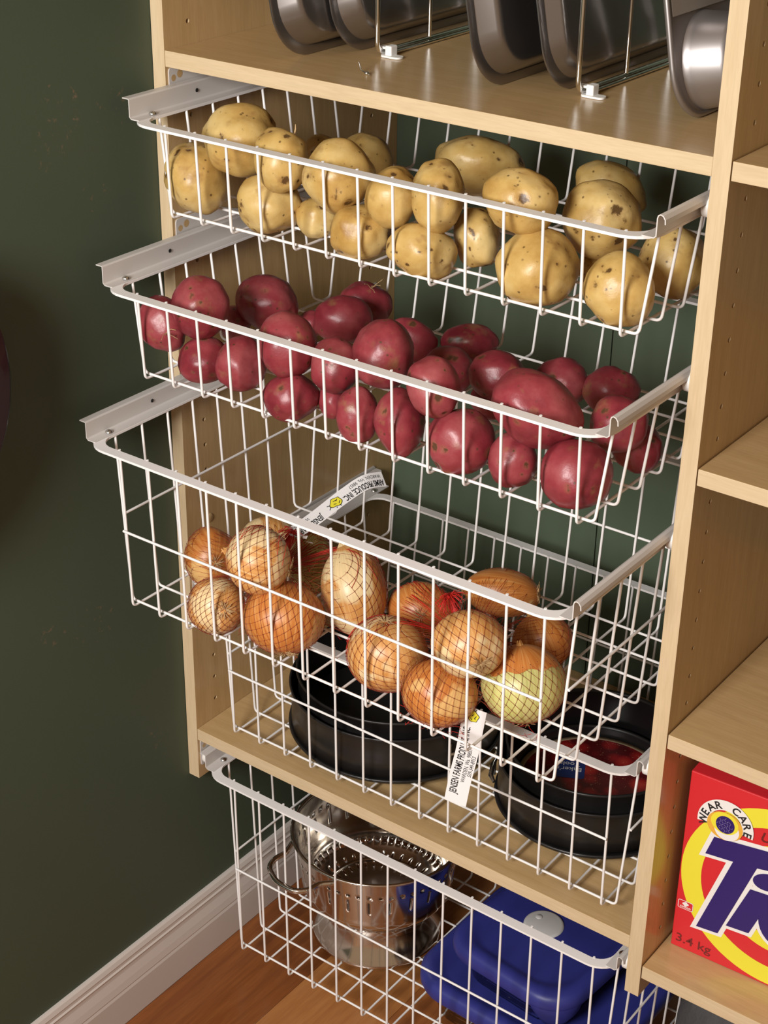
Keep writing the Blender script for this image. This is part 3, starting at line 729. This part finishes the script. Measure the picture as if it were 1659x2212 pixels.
# standing tag of the left bag: reads from its far end back towards the tie, upside down to the viewer
dn = (R0 * .45 - U0 * .75 + B0 * .5).normalized(); dn2 = (R0 * .10 - U0 * .9 + B0 * .45).normalized()
tg, at, L = strip([(.2480, .072, -.4435), (.2405, .048, -.4405), (.2310, .020, -.4500), (.2170, -.012, -.4680), (.2060, -.035, -.4800)], (dn2, dn), .0180,
      [('ARMS PRODUCE, INC.', .002, .0100, .0005, .022, .56), ('WARDEN, Wa. 98857', .004, .0058, -.0062, .0, .75), ('JENSEN FARMS PRODUCE', .087, .0100, .0005, .022, .56), ('WARDEN, Wa.', .100, .0058, -.0062, .0, .75)], bag1)
emblem(at, .066, tg, .0068)
mb = MB(); R = random.Random(8)                          # crumpled foot of that tag
for k in range(7):
    p = g1 + Vector((R.uniform(-.004, .022), R.uniform(-.008, .004), R.uniform(-.006, .004)))
    a = Vector((R.uniform(.004, .009), R.uniform(-.003, .003), R.uniform(-.004, .002))); b = Vector((R.uniform(-.002, .002), R.uniform(-.005, .001), R.uniform(.003, .006)))
    mb.add([p, p + a, p + a + b, p + b + Vector((0, -.002, 0))], [(0, 1, 2), (0, 2, 3)], 0, False)
obj('crumpled_paper', mb, PAPER, bag1)

# ---------------------------------------------------------------- springform pans in the fourth basket
def springform(c, R, h, zb, label, extra=None, flange=True):
    z0 = zb; th = .0009
    t = empty('springform_pan', (c[0], c[1], z0), label, 'baking pan', 'black springform pans')
    top = z0 + h
    pr = [(R, z0 + .006), (R - .0004, z0 + h * .5), (R, top - .005), (R + .0018, top - .0035), (R + .0024, top - .0015), (R + .0016, top), (R - .0004, top - .0005), (R - th - .0004, top - .004), (R - th - .0004, z0 + h * .5), (R - th, z0 + .006)]
    obj('ring_wall', MB().lathe([(r, z) for r, z in pr], (c[0], c[1], 0), 96, 0, None, 'z', True), BLACKPAN, t)
    bs = [(0, z0 + .0030), (R - .004, z0 + .0030), (R + .0005, z0 + .0042), (R + .0032, z0 + .0046), (R + .0036, z0 + .0022), (R + .0024, z0), (R - .004, z0 + .0008), (0, z0 + .0008)]
    obj('base_plate', MB().lathe(bs, (c[0], c[1], 0), 96), BLACKPAN, t)
    if extra:
        a = extra; ca, sa = math.cos(a), math.sin(a); mb = MB()
        p = lambda r, tt, z: (c[0] + r * ca - tt * sa, c[1] + r * sa + tt * ca, z)
        mb.tube([p(R + .003, -.014, z0 + h * .55), p(R + .006, -.004, z0 + h * .55), p(R + .008, .014, z0 + h * .5), p(R + .004, .022, z0 + h * .45)], [.002, .003, .003, .002], 8)
        mb.tube([p(R + .003, -.012, z0 + h * .78), p(R + .0042, -.013, z0 + h * .2)], .0016, 6)
        obj('clasp', mb, STEEL, t)
    return t
BZ = -.826 + 3 * WR
CL, CR = (.2130, .1520), (.4870, .1680)
springform(CL, .1300, .062, BZ, 'outer black springform pan at the left of the fourth basket', -.35)
springform(CL, .1215, .076, BZ + .0042, 'inner black springform pan nested inside the left one, rim standing proud', None)
springform(CR, .1120, .060, BZ, 'outer black springform pan at the right of the fourth basket', PI + .55)
springform(CR, .1035, .076, BZ + .0042, 'middle black springform pan of the right nest, its rim highest', None)
sp = springform(CR, .0930, .0270, BZ + .0084, 'smallest black springform pan inside the right nest, under the strawberry card', None)
card = empty('label_card', (CR[0], CR[1], BZ + .0195), 'round printed card with red strawberries, lying in the right nest of pans', 'label card')
BERRY = mat('strawberry_print', (.35, .02, .02), .22); t = NT(BERRY); vv = t.coords((1, 1, 1))
vo = t.n('ShaderNodeTexVoronoi'); vo.inputs['Scale'].default_value = 42; t.l(vv, vo.inputs['Vector'])
col = t.ramp(vo.outputs['Distance'], [(.12, (.42, .035, .025)), (.38, (.30, .014, .014)), (.60, (.10, .006, .008))])
col = t.mix(t.ramp(t.noise(vv, 420, 2), [(.66, (0, 0, 0)), (.72, (.5,)*3)]), col, (.55, .33, .16)); t.color(col)
CREAM = mat('cream_print', (.56, .42, .26), .3)
cz = BZ + .0200
obj('card_disc', MB().lathe([(0, cz + .0006), (.0845, cz + .0006)], (*CR, 0), 72, 0).lathe([(.0845, cz + .0006), (.0905, cz + .0006), (.0905, cz), (0, cz)], (*CR, 0), 72, 1), [BERRY, CREAM], card)
vr = Vector((.89, .455, 0)); vu = Vector((-.455, .89, 0))          # across and away, as seen from the front
pc = Vector((.4500, .1750, cz + .0009)); mb = MB()
pl = rrect(0, 0, .036, .044, .004, 4)
mb.poly([pc + vr * x + vu * y for x, y in pl]); pb = obj('blue_patch', mb, mat('blue_print', (.02, .035, .16), .3), card)
mt = MB()
for body, yy in (("Baker's", .0015), ('Tools', -.0085)):
    vs, fs = text2d(body, .0105, .0); wd = text_width(vs)
    mt = MB(); mt.add([pc + Vector((0, 0, .0003)) - vr * (x - wd / 2) - vu * (y + yy) for x, y in vs], fs, 0, False)
    obj('lettering', mt, CREAMW, pb)
vs, fs = text2d('SPRINGFORM PAN SET', .0065, .0); mt = MB()
def arc(x, y): a = -1.05 + (x - .02) / .087; r = .0875 + y * -.0 ; return (CR[0] + (.0868 - y + .0035) * math.cos(a), CR[1] + (.0868 - y + .0035) * math.sin(a), cz + .0009)

# ---------------------------------------------------------------- colander in the lowest basket
CC = (.1850, .1560); zc0 = -1.178 + 3 * WR; zrim = -1.0100; NSEG = 288
col_ = empty('colander', (*CC, zc0), 'shiny stainless steel colander with side handles, standing in the lowest basket', 'colander')
pr = []
for k in range(40):                                      # bowl wall from rim down to the middle
    u = k / 39
    if u < .55: q = u / .55; r = .1105 - .0105 * q; z = zrim - .073 * q
    else: q = (u - .55) / .45; a = q * PI / 2; r = .1000 * math.cos(a) ** .75 if q < .999 else .0; z = zrim - .073 - .046 * math.sin(a)
    pr.append((max(r, .0005), z))
def skip(i, k):
    if i == 7 and k % 6 in (0, 1): return True            # round holes
    if i in (10, 11, 12, 13, 14, 15) and k % 12 == 0: return True   # upright slots
    if i == 26 and k % 5 < 3: return True                 # dashes low down
    if i in (30, 32) and k % 8 in (0, 1): return True
    return False
bw_ = obj('bowl', MB().lathe(pr, (*CC, 0), NSEG, 0, skip), SS, col_)
md = bw_.modifiers.new('thick', 'SOLIDIFY'); md.thickness = .0009; md.offset = -1
obj('rolled_rim', MB().lathe([(.1128 + .0024 * math.cos(a), zrim + .0024 * math.sin(a)) for a in [2 * PI * k / 10 for k in range(10)]], (*CC, 0), 96, 0, None, 'z', True), SS, col_)
fp = [(.0690, zrim - .103), (.0715, zrim - .109), (.0700, zrim - .114), (.0720, zrim - .128), (.0800, zc0 + .016), (.0865, zc0 + .006), (.0875, zc0 + .0015), (.0860, zc0), (.0850, zc0 + .001), (.0780, zc0 + .016), (.0700, zrim - .128), (.0675, zrim - .109)]
obj('foot_ring', MB().lathe(fp, (*CC, 0), 96, 0, None, 'z', True), SS, col_)
for a0 in (math.radians(-106), math.radians(74)):
    pts = []
    for (da, dr) in ((-.44, .001), (-.38, .006), (-.30, .014), (-.27, .030), (-.19, .043), (0, .0490), (.19, .043), (.27, .030), (.30, .014), (.38, .006), (.44, .001)):
        a = a0 + da; r = .1128 + dr; pts.append((CC[0] + r * math.cos(a), CC[1] + r * math.sin(a), zrim - .005 - dr * .06))
    obj('handle', MB().tube(bend(pts, .02, 4), .0036, 10), SS, col_)

# ---------------------------------------------------------------- lidded glass dishes in the lowest basket
def dish(name, c, yaw, w_, d_, zb, h, lid_h, label, r=.045, vent=False, tab=False):
    t = empty(name, (*c, zb), label, 'food container', 'blue lidded glass dishes')
    M = Matrix.Rotation(yaw, 3, 'Z')
    def ring(dx, z, rr): return [tuple(Vector((c[0], c[1], z)) + M @ Vector((x, y, 0))) for x, y in rrect(0, 0, w_ + 2 * dx, d_ + 2 * dx, max(rr, .004), 7)]
    out = [(-.045, zb + .0004, r * .4), (-.026, zb, r * .7), (-.018, zb + .006, r * .8), (-.010, zb + h - .006, r), (-.004, zb + h - .002, r), (-.004, zb + h, r), (-.012, zb + h, r), (-.014, zb + h - .006, r * .95), (-.022, zb + .008, r * .75), (-.030, zb + .005, r * .6), (-.045, zb + .005, r * .4)]
    mb = MB().loft([ring(*o_) for o_ in out]); n = len(ring(0, 0, r))
    mb.f.append(list(range(n))[::-1]); mb.m.append(0); mb.sm.append(True)
    mb.f.append([10 * n + k for k in range(n)]); mb.m.append(0); mb.sm.append(True)
    obj('glass_dish', mb, GLASS, t)
    zl = zb + h
    lid = [(-.006, zl - .0085, r), (.0005, zl - .0090, r), (.0020, zl - .004, r), (.0015, zl + lid_h - .006, r), (-.003, zl + lid_h - .0012, r), (-.010, zl + lid_h, r * .95), (-.016, zl + lid_h - .0008, r * .9), (-.020, zl + lid_h - .0035, r * .85), (-.026, zl + lid_h - .0042, r * .8), (-.05, zl + lid_h - .0036, r * .4)]
    mb = MB().loft([ring(*o_) for o_ in lid]); mb.f.append([9 * n + k for k in range(n)]); mb.m.append(0); mb.sm.append(True)
    ld = obj('lid', mb, BLUE, t, auto=.9)
    if tab:                                              # drooping pull tab at the front right corner
        mt = MB(); vs = []; K = 18
        p0 = M @ Vector((w_ / 2 + .001, -d_ / 2 - .001, 0))
        line = []
        for x, y in rrect(0, 0, w_ + .003, d_ + .003, r, 14)[45:60]: line.append(M @ Vector((x, y, 0)))
        for j, p in enumerate(line):
            u = j / (len(line) - 1); drop = .034 * math.sin(PI * u) ** .6
            q = Vector((c[0] + p.x, c[1] + p.y, zl - .006)); inn = Vector((-p.x, -p.y, 0)).normalized()
            vs += [q, q + Vector((0, 0, -drop * .6)) + inn * .001, q + Vector((0, 0, -drop - .001)) + inn * .010, q + Vector((0, 0, -drop - .001)) + inn * .012, q + Vector((0, 0, -drop * .6)) + inn * .003, q + inn * .003]
        fs = []
        for j in range(len(line) - 1):
            for k in range(5): fs.append((j * 6 + k, j * 6 + 6 + k, j * 6 + 7 + k, j * 6 + k + 1))
        mt.add(vs, fs); obj('corner_tab', mt, BLUE, ld)
    if vent:
        vc = (c[0] + vent[0], c[1] + vent[1], zl + lid_h - .0032)
        v_ = obj('vent_cap', MB().lathe([(0, .0026), (.022, .0026), (.0245, .0018), (.0255, 0)], vc, 48), VENT, ld)
        obj('vent_button', MB().lathe([(0, .0042), (.0035, .0040), (.0045, .0030)], (vc[0] - .011, vc[1] + .006, vc[2]), 24), VENT, v_)
    return zl + lid_h
ztop = dish('glass_container', (.4500, .1720), -.03, .275, .255, zc0, .056, .013, 'large glass dish with blue lid, lower of the two in the lowest basket', .055)
dish('glass_container', (.4470, .1620), -.10, .185, .200, ztop - .0036, .052, .013, 'smaller glass dish with blue lid and grey vent, stacked on the larger', .045, (-.012, .006), True)

# ---------------------------------------------------------------- baking pans and wire dividers on the top shelf
def baking_pan(x0, y0, w_, h_, dep, draft, r, lean, label, m=NONSTICK, yaw=0):
    t = empty('baking_pan', (x0, y0 + w_ / 2, 0), label, 'baking pan', 'baking pans stood on edge')
    M = Matrix.Translation((x0, y0 + w_ / 2, 0)) @ Matrix.Rotation(yaw, 4, 'Z') @ Matrix.Rotation(-lean, 4, 'Y')
    def ring(ins, x, rr): return [(x, a, b + h_ / 2) for a, b in rrect(0, 0, w_ - 2 * ins, h_ - 2 * ins, rr, 9)]
    body = [(.0075, .0015, r), (.0095, .0030, r * .9), (.0095 + draft * .8, dep * .80, r * .85), (.0095 + draft + .002, dep * .95, r * .8), (.0095 + draft + .006, dep, r * .7), (.05, dep, r * .35)]
    inner = [(a + .0011 if i < 5 else a, x - .0010, rr) for i, (a, x, rr) in enumerate(body)]
    mb = MB().loft([ring(*b) for b in inner[::-1]] + [ring(*b) for b in body]); n = len(ring(0, 0, r))
    mb.f.append([k for k in range(n)][::-1]); mb.m.append(0); mb.sm.append(True)
    mb.f.append([11 * n + k for k in range(n)]); mb.m.append(0); mb.sm.append(True)
    for a, b, c_, d in ((0, 0, 0, 0),):
        pass
    obj('pan_body', mb.xf(M), m, t, auto=.7)
    fl_ = [(.0085, .0026, r), (.0015, .0016, r), (.0002, .0008, r), (.0002, -.0006, r), (.0018, -.0010, r), (.0085, .0006, r)]
    obj('rolled_rim', MB().loft([ring(*b) for b in fl_], closed=True).xf(M), m, t, auto=.9)
    return t
baking_pan(.1400, .034, .330, .230, .026, .007, .046, .20, 'leftmost dark baking pan leaning on the top shelf, outside facing right')
baking_pan(.1700, .090, .306, .230, .026, .007, .046, .20, 'second dark baking pan from the left, behind the left chrome divider')
baking_pan(.3620, .055, .335, .230, .024, .007, .046, .20, 'third dark baking pan from the left, left of the right divider pan')
baking_pan(.4200, .084, .310, .230, .018, .007, .046, .20, 'fourth dark baking pan, resting against the right chrome divider')
def divider(x, y, label):
    t = empty('pan_divider', (x, y, 0), label, 'wire divider', 'chrome pan dividers')
    r = .0026
    obj('wire_frame', MB().tube(bend([(x, y, .28), (x, y, r + .002), (x + .001, y + .27, r + .002), (x + .001, y + .27, .28), (x, y, .28)], .012, 6), r, 10), CHROME, t)
    obj('base_wire', MB().tube([(x + .005, y + .016, r), (x + .006, y + .27, r)], .0020, 8), CHROME, t)
    for yy in (y + .090, y + .180): obj('upright_wire', MB().tube([(x + .0005, yy, .004), (x + .0005, yy, .28)], .0022, 8), CHROME, t)
    for yy in (y + .012, y + .255):
        mb = MB().box((x - .004, yy - .005, .0075), (x + .010, yy + .003, .0100), 0, .0006)
        mb.box((x + .005, yy - .006, .0004), (x + .013, yy + .005, .0115), 0, .0012)
        prof_ = rrect(x + .012, yy - .003, .024, .012, .005, 5)
        mb.loft([[(a, b, .0003) for a, b in prof_], [(a, b, .0022) for a, b in prof_]], 0, True, True, False)
        obj('plastic_foot', mb, NYLON, t)
divider(.2020, .1130, 'left chrome wire divider with white plastic feet on the top shelf')
divider(.4420, .1010, 'right chrome wire divider with white plastic feet on the top shelf')
# muffin tin: leaning plate, cups bulging to the right
mt_ = empty('muffin_tin', (.5660, .22, 0), 'grey muffin tin leaning at the right end of the top shelf, cups bulging out', 'muffin tin')
lean = .20; M = Matrix.Translation((.5640, .062, 0)) @ Matrix.Rotation(-lean, 4, 'Y')
w_, h_, r = .330, .230, .050
ring = lambda ins, x, rr: [(x, a + w_ / 2, b + h_ / 2) for a, b in rrect(0, 0, w_ - 2 * ins, h_ - 2 * ins, rr, 9)]
cups = [(.062, .0475), (.062, .1640), (.165, .0475), (.165, .1640), (.268, .0475), (.268, .1640)]
mb = MB().loft([ring(.004, .0006, r), ring(.004, .0018, r)], 0, True, True)
obj('plate', mb.xf(M), TIN, mt_, auto=.7)
obj('rolled_rim', MB().loft([ring(.0045, .0035, r), ring(.0008, .003, r), ring(0, .0008, r), ring(.0008, -.0016, r), ring(.0045, -.0020, r)], closed=True).xf(M), TIN, mt_)
for a, b in cups:
    mb = MB().lathe([(.0445, .0010), (.0430, .0030), (.0420, .008), (.0385, .034), (.0365, .0385), (.0330, .0405), (.015, .0405), (0, .0405)], (0, a, b), 48, 0, None, 'x')
    obj('cup', mb.xf(M), TIN, mt_)
lb = MB().box((.0026, .006, .0925), (.0034, .31, .1190)); lb2 = obj('paper_band', lb.xf(M), mat('grey_card', (.40, .36, .32), .55), mt_)
mb = MB(); R = random.Random(4)
for row in range(3):
    a = .070
    while a < .20:
        l_ = R.uniform(.004, .012); mb.poly([(.0037, a, .0975 + row * .0042), (.0037, a + l_, .0975 + row * .0042), (.0037, a + l_, .0990 + row * .0042), (.0037, a, .0990 + row * .0042)]); a += l_ + .002
obj('small_print', mb.xf(M), mat('grey_ink', (.12, .11, .11), .5), lb2)
# bent metal pin on the top shelf
pn = empty('metal_pin', (.2360, .049, 0), 'tiny bent metal pin lying near the front edge of the top shelf', 'pin')
obj('pin_head', MB().lathe([(0, .0034), (.0014, .0031), (.0024, .0019), (.0022, .0006), (.0012, .0001)], (.2385, .0475, 0), 16), STEEL, pn)
obj('pin_wire', MB().tube([(.2385, .0475, .0016), (.2340, .0500, .0012), (.2290, .0505, .0030), (.2255, .0520, .0095)], .0006, 6).tube([(.2340, .050, .0010), (.2440, .0455, .0008)], .0006, 6), STEEL, pn)

# ---------------------------------------------------------------- detergent box in the right bay
BX, BY, BZ2, YAW = .65661, .04933, -.8684, math.radians(2.42)
box = empty('detergent_box', (BX, BY, BZ2), 'red and yellow laundry detergent box on the lowest right shelf', 'box')
Mx = Matrix.Translation((BX, BY, BZ2 + .0002)) @ Matrix.Rotation(YAW, 4, 'Z')
BWD, BHT, BDP = .2350, .2300, .115
bb = obj('carton', MB().box((0, 0, 0), (BWD, BDP, BHT), 0, .0012).xf(Mx), RED, box)
def art(name, polys, m, lay, parent=box):
    mb = MB()
    for i_, p in enumerate(polys): mb.poly([(x, -.00012 * lay - .0001 - .00007 * i_, y) for x, y in p])
    return obj(name, mb.xf(Mx), m, parent)
cxr, czr, Ro, Ri = .1110, .1120, .1095, .0870
mb = MB(); N = 72
mb.add([(cxr + (Ro if k < N else Ri) * math.cos(2 * PI * k / N), -.0002, czr + (Ro if k < N else Ri) * math.sin(2 * PI * k / N)) for k in range(2 * N)], [(k, (k + 1) % N, N + (k + 1) % N, N + k) for k in range(N)], 0, False)
obj('yellow_ring', mb.xf(Mx), YELLOW, box)
arcp = lambda r, n=48: [(cxr + r * math.cos(2 * PI * k / n), czr + r * math.sin(2 * PI * k / n)) for k in range(n)]
mb = MB(); N = 72
for (ra, rb) in ((.066, .050),):
    mb.add([(cxr + (ra if k < N else rb) * math.cos(2 * PI * k / N), -.0002, czr + (ra if k < N else rb) * math.sin(2 * PI * k / N)) for k in range(2 * N)], [(k, (k + 1) % N, N + (k + 1) % N, N + k) for k in range(N)], 0, False)
obj('yellow_ring', mb.xf(Mx), YELLOW, box)
def ell(cx, cy, a, b, rot, n=32): return [(cx + a * math.cos(t_) * math.cos(rot) - b * math.sin(t_) * math.sin(rot), cy + a * math.cos(t_) * math.sin(rot) + b * math.sin(t_) * math.cos(rot)) for t_ in [2 * PI * k / n for k in range(n)]]
Tp = [(.0330, .1609), (.1010, .1700), (.0940, .1455), (.0819, .1431), (.0503, .0410), (.0260, .0387), (.0563, .1395), (.0259, .1363)]
Tw = [(.0290, .1655), (.1065, .1755), (.0985, .1425), (.0862, .1405), (.0545, .0372), (.0193, .0340), (.0490, .1345), (.0190, .1310)]
ip = [(.0782, .1143), (.1030, .1165), (.0830, .0580), (.0580, .0558)]; iw = [(.0745, .1185), (.1075, .1205), (.0862, .0535), (.0520, .0512)]
dp = ell(.1210, .0880, .0300, .0340, -.25); dw = ell(.1210, .0880, .0342, .0382, -.25); di = ell(.1230, .0880, .0125, .0170, -.25)
st_ = [(.1370, .0560), (.1560, .0575), (.1900, .1790), (.1710, .1770)]; stw = [(.1335, .0525), (.1590, .0540), (.1945, .1830), (.1680, .1810)]
ep = ell(.1920, .0880, .0250, .0330, -.25); ew = ell(.1920, .0880, .0290, .0370, -.25)
art('letter_outline', [Tw, iw, ell(.0955, .1310, .0205, .0140, .3), dw, stw, ew], CREAMW, 2)
art('letters', [Tp, ip, ell(.0955, .1310, .0165, .0105, .3), dp, st_, ep], NAVY, 7)
art('letter_hole', [di, ell(.1930, .0990, .0115, .0075, .1), [(.1870, .0760), (.2250, .0780), (.2250, .0840), (.1885, .0820)]], CREAMW, 13)
art('medal', [ell(.0430, .1795, .0195, .0170, .0), ], GOLD, 14); art('medal_shine', [ell(.0455, .1755, .0135, .0125, .0)], CREAMW, 15); art('medal_gold', [ell(.0425, .1830, .0150, .0130, .0)], YELLOW, 16)
art('cloth_patch', [ell(.0433, .1815, .0102, .0105, .0)], NAVY, 17)
wv_ = []
for i in range(-3, 4):
    for j in range(-3, 4):
        x, y = .0433 + i * .0028, .1815 + j * .0028
        if (i * i + j * j) > 9.5: continue
        s_ = .0009; sg = 1 if (i + j) % 2 else -1
        wv_.append([(x - s_, y - sg * s_ - .0003), (x + s_, y + sg * s_ - .0003), (x + s_, y + sg * s_ + .0003), (x - s_, y - sg * s_ + .0003)])
art('weave', wv_, mat('pale_violet_print', (.25, .20, .42), .4), 18)
def arc_text(body, cx, cy, r, a0, a1, size, bold, lay, m, name):
    mb = MB(); n = len(body)
    for i, ch in enumerate(body):
        if ch == ' ': continue
        a = a0 + (a1 - a0) * i / (n - 1); vs, fs = text2d(ch, size, bold)
        wd = min(v[0] for v in vs) + text_width(vs) / 2; ca, sa = math.cos(a), math.sin(a)
        mb.add([(cx + (r + y) * ca + (x - wd) * sa, -.00012 * lay, cy + (r + y) * sa - (x - wd) * ca) for x, y in vs], fs, 0, False)
    obj(name, mb.xf(Mx), m, box)
ring_ = [(.0433 + rr * math.cos(a), .1800 + rr * math.sin(a)) for rr, seq in ((.0305, range(25)), (.0185, range(24, -1, -1))) for a in [3.30 - 3.45 * k / 24 for k in seq]]
mb = MB(); mb.add([(x, -.0016, y) for x, y in ring_], [(k, k + 1, 48 - k, 49 - k) for k in range(24)], 0, False); obj('slogan_band', mb.xf(Mx), CREAMW, box)
arc_text('WEAR CARE', .0433, .1800, .0200, 3.20, -.05, .0122, .022, 15, INK, 'slogan_lettering')
mb = MB(); vs, fs = text2d('3.4 kg', .0155, .008); sc = .040 / text_width(vs)
mb.add([(.0045 + x * sc, -.0004, .0085 + y) for x, y in vs], fs, 0, False); obj('weight_lettering', mb.xf(Mx), DKRED, box)
mb = MB(); vs, fs = text2d('ULTRA', .0160, .02)
mb.add([(.0800 + x + y * .25, -.0004, .1780 + y) for x, y in vs], fs, 0, False); obj('ultra_lettering', mb.xf(Mx), DKRED, box)
art('cotton_badge', [rrect(.0117, .0595, .0172, .0112, .002, 4)], CREAMW, 5); art('cotton_badge_field', [rrect(.0117, .0595, .0158, .0098, .0015, 4)], RED, 6)
art('cotton_boll', [ell(.0117 + .0018 * math.cos(a), .0612 + .0013 * math.sin(a), .0018, .0016, 0, 14) for a in (0, 1.57, 3.14, 4.71)], CREAMW, 7)
mb = MB(); vs, fs = text2d('cotton', .0046, .02); wd = text_width(vs); mb.add([(.0117 - wd / 2 + x, -.0010, .0558 + y) for x, y in vs], fs, 0, False); obj('cotton_lettering', mb.xf(Mx), CREAMW, box)
mb = MB()                                                # print running over the carton's top
mb.poly([(x, y, BHT + .0003) for x, y in ([(cxr - .055, .004)] + [(cxr + .10 * math.cos(a), .115 + .10 * math.sin(a)) for a in [PI + .35 + k * (PI - .7) / 20 for k in range(21)]])][1:])
obj('top_print', mb.xf(Mx), YELLOW, box)
mb = MB(); mb.poly([(x, y, BHT + .0005) for x, y in ((.055, .020), (.150, .020), (.165, .060), (.066, .060))]); obj('top_lettering', mb.xf(Mx), NAVY, box)

# ---------------------------------------------------------------- grey cloth bundle on the floor, dark jar at the left
me = bpy.data.meshes.new('hamper'); bm = bmesh.new(); bmesh.ops.create_icosphere(bm, subdivisions=4, radius=1)
for v in bm.verts:
    p = v.co.normalized(); e_ = 2.8
    q = (abs(p.x) ** e_ + abs(p.y) ** e_ + abs(p.z) ** e_) ** (-1 / e_)
    p = p * q * (1 + .05 * noise.noise(p * 2.2 + Vector((4, 4, 4))))
    v.co = Vector((p.x * .150, p.y * .130, p.z * .140 if p.z > 0 else p.z * .140))
mz = min(v.co.z for v in bm.verts)
for v in bm.verts: v.co.z = max(v.co.z, mz + .012) - mz - .012
bm.to_mesh(me); bm.free(); me.materials.append(CLOTH)
for p in me.polygons: p.use_smooth = True
o = bpy.data.objects.new('cloth_bundle', me); link(o); o.location = (.782, .200, 0.0003); tag(o, 'dark grey cloth bundle on the floor under the right shelves', 'cloth bundle')

PR = .150; pc_ = (.0, -.2729 - PR, -.2507)
wp = empty('hanging_pan', (.0, pc_[1], pc_[2]), 'dark glossy round pan hung on the left wall, only its right edge in view', 'pan')
pf = [(0, .004), (PR * .62, .004), (PR * .80, .012), (PR * .93, .032), (PR, .0545), (PR, .0562), (PR - .0018, .0562), (PR * .93 - .002, .034), (PR * .80, .0145), (PR * .62, .0065), (0, .0065)]
obj('pan_body', MB().lathe([(r, x) for r, x in pf], pc_, 96, 0, None, 'x'), PLUM, wp)
obj('hanging_hook', MB().tube([(0, pc_[1], pc_[2] + PR + .02), (.020, pc_[1], pc_[2] + PR + .02), (.046, pc_[1], pc_[2] + PR - .004), (.052, pc_[1], pc_[2] + PR - .002)], .0022, 8), STEEL, wp)
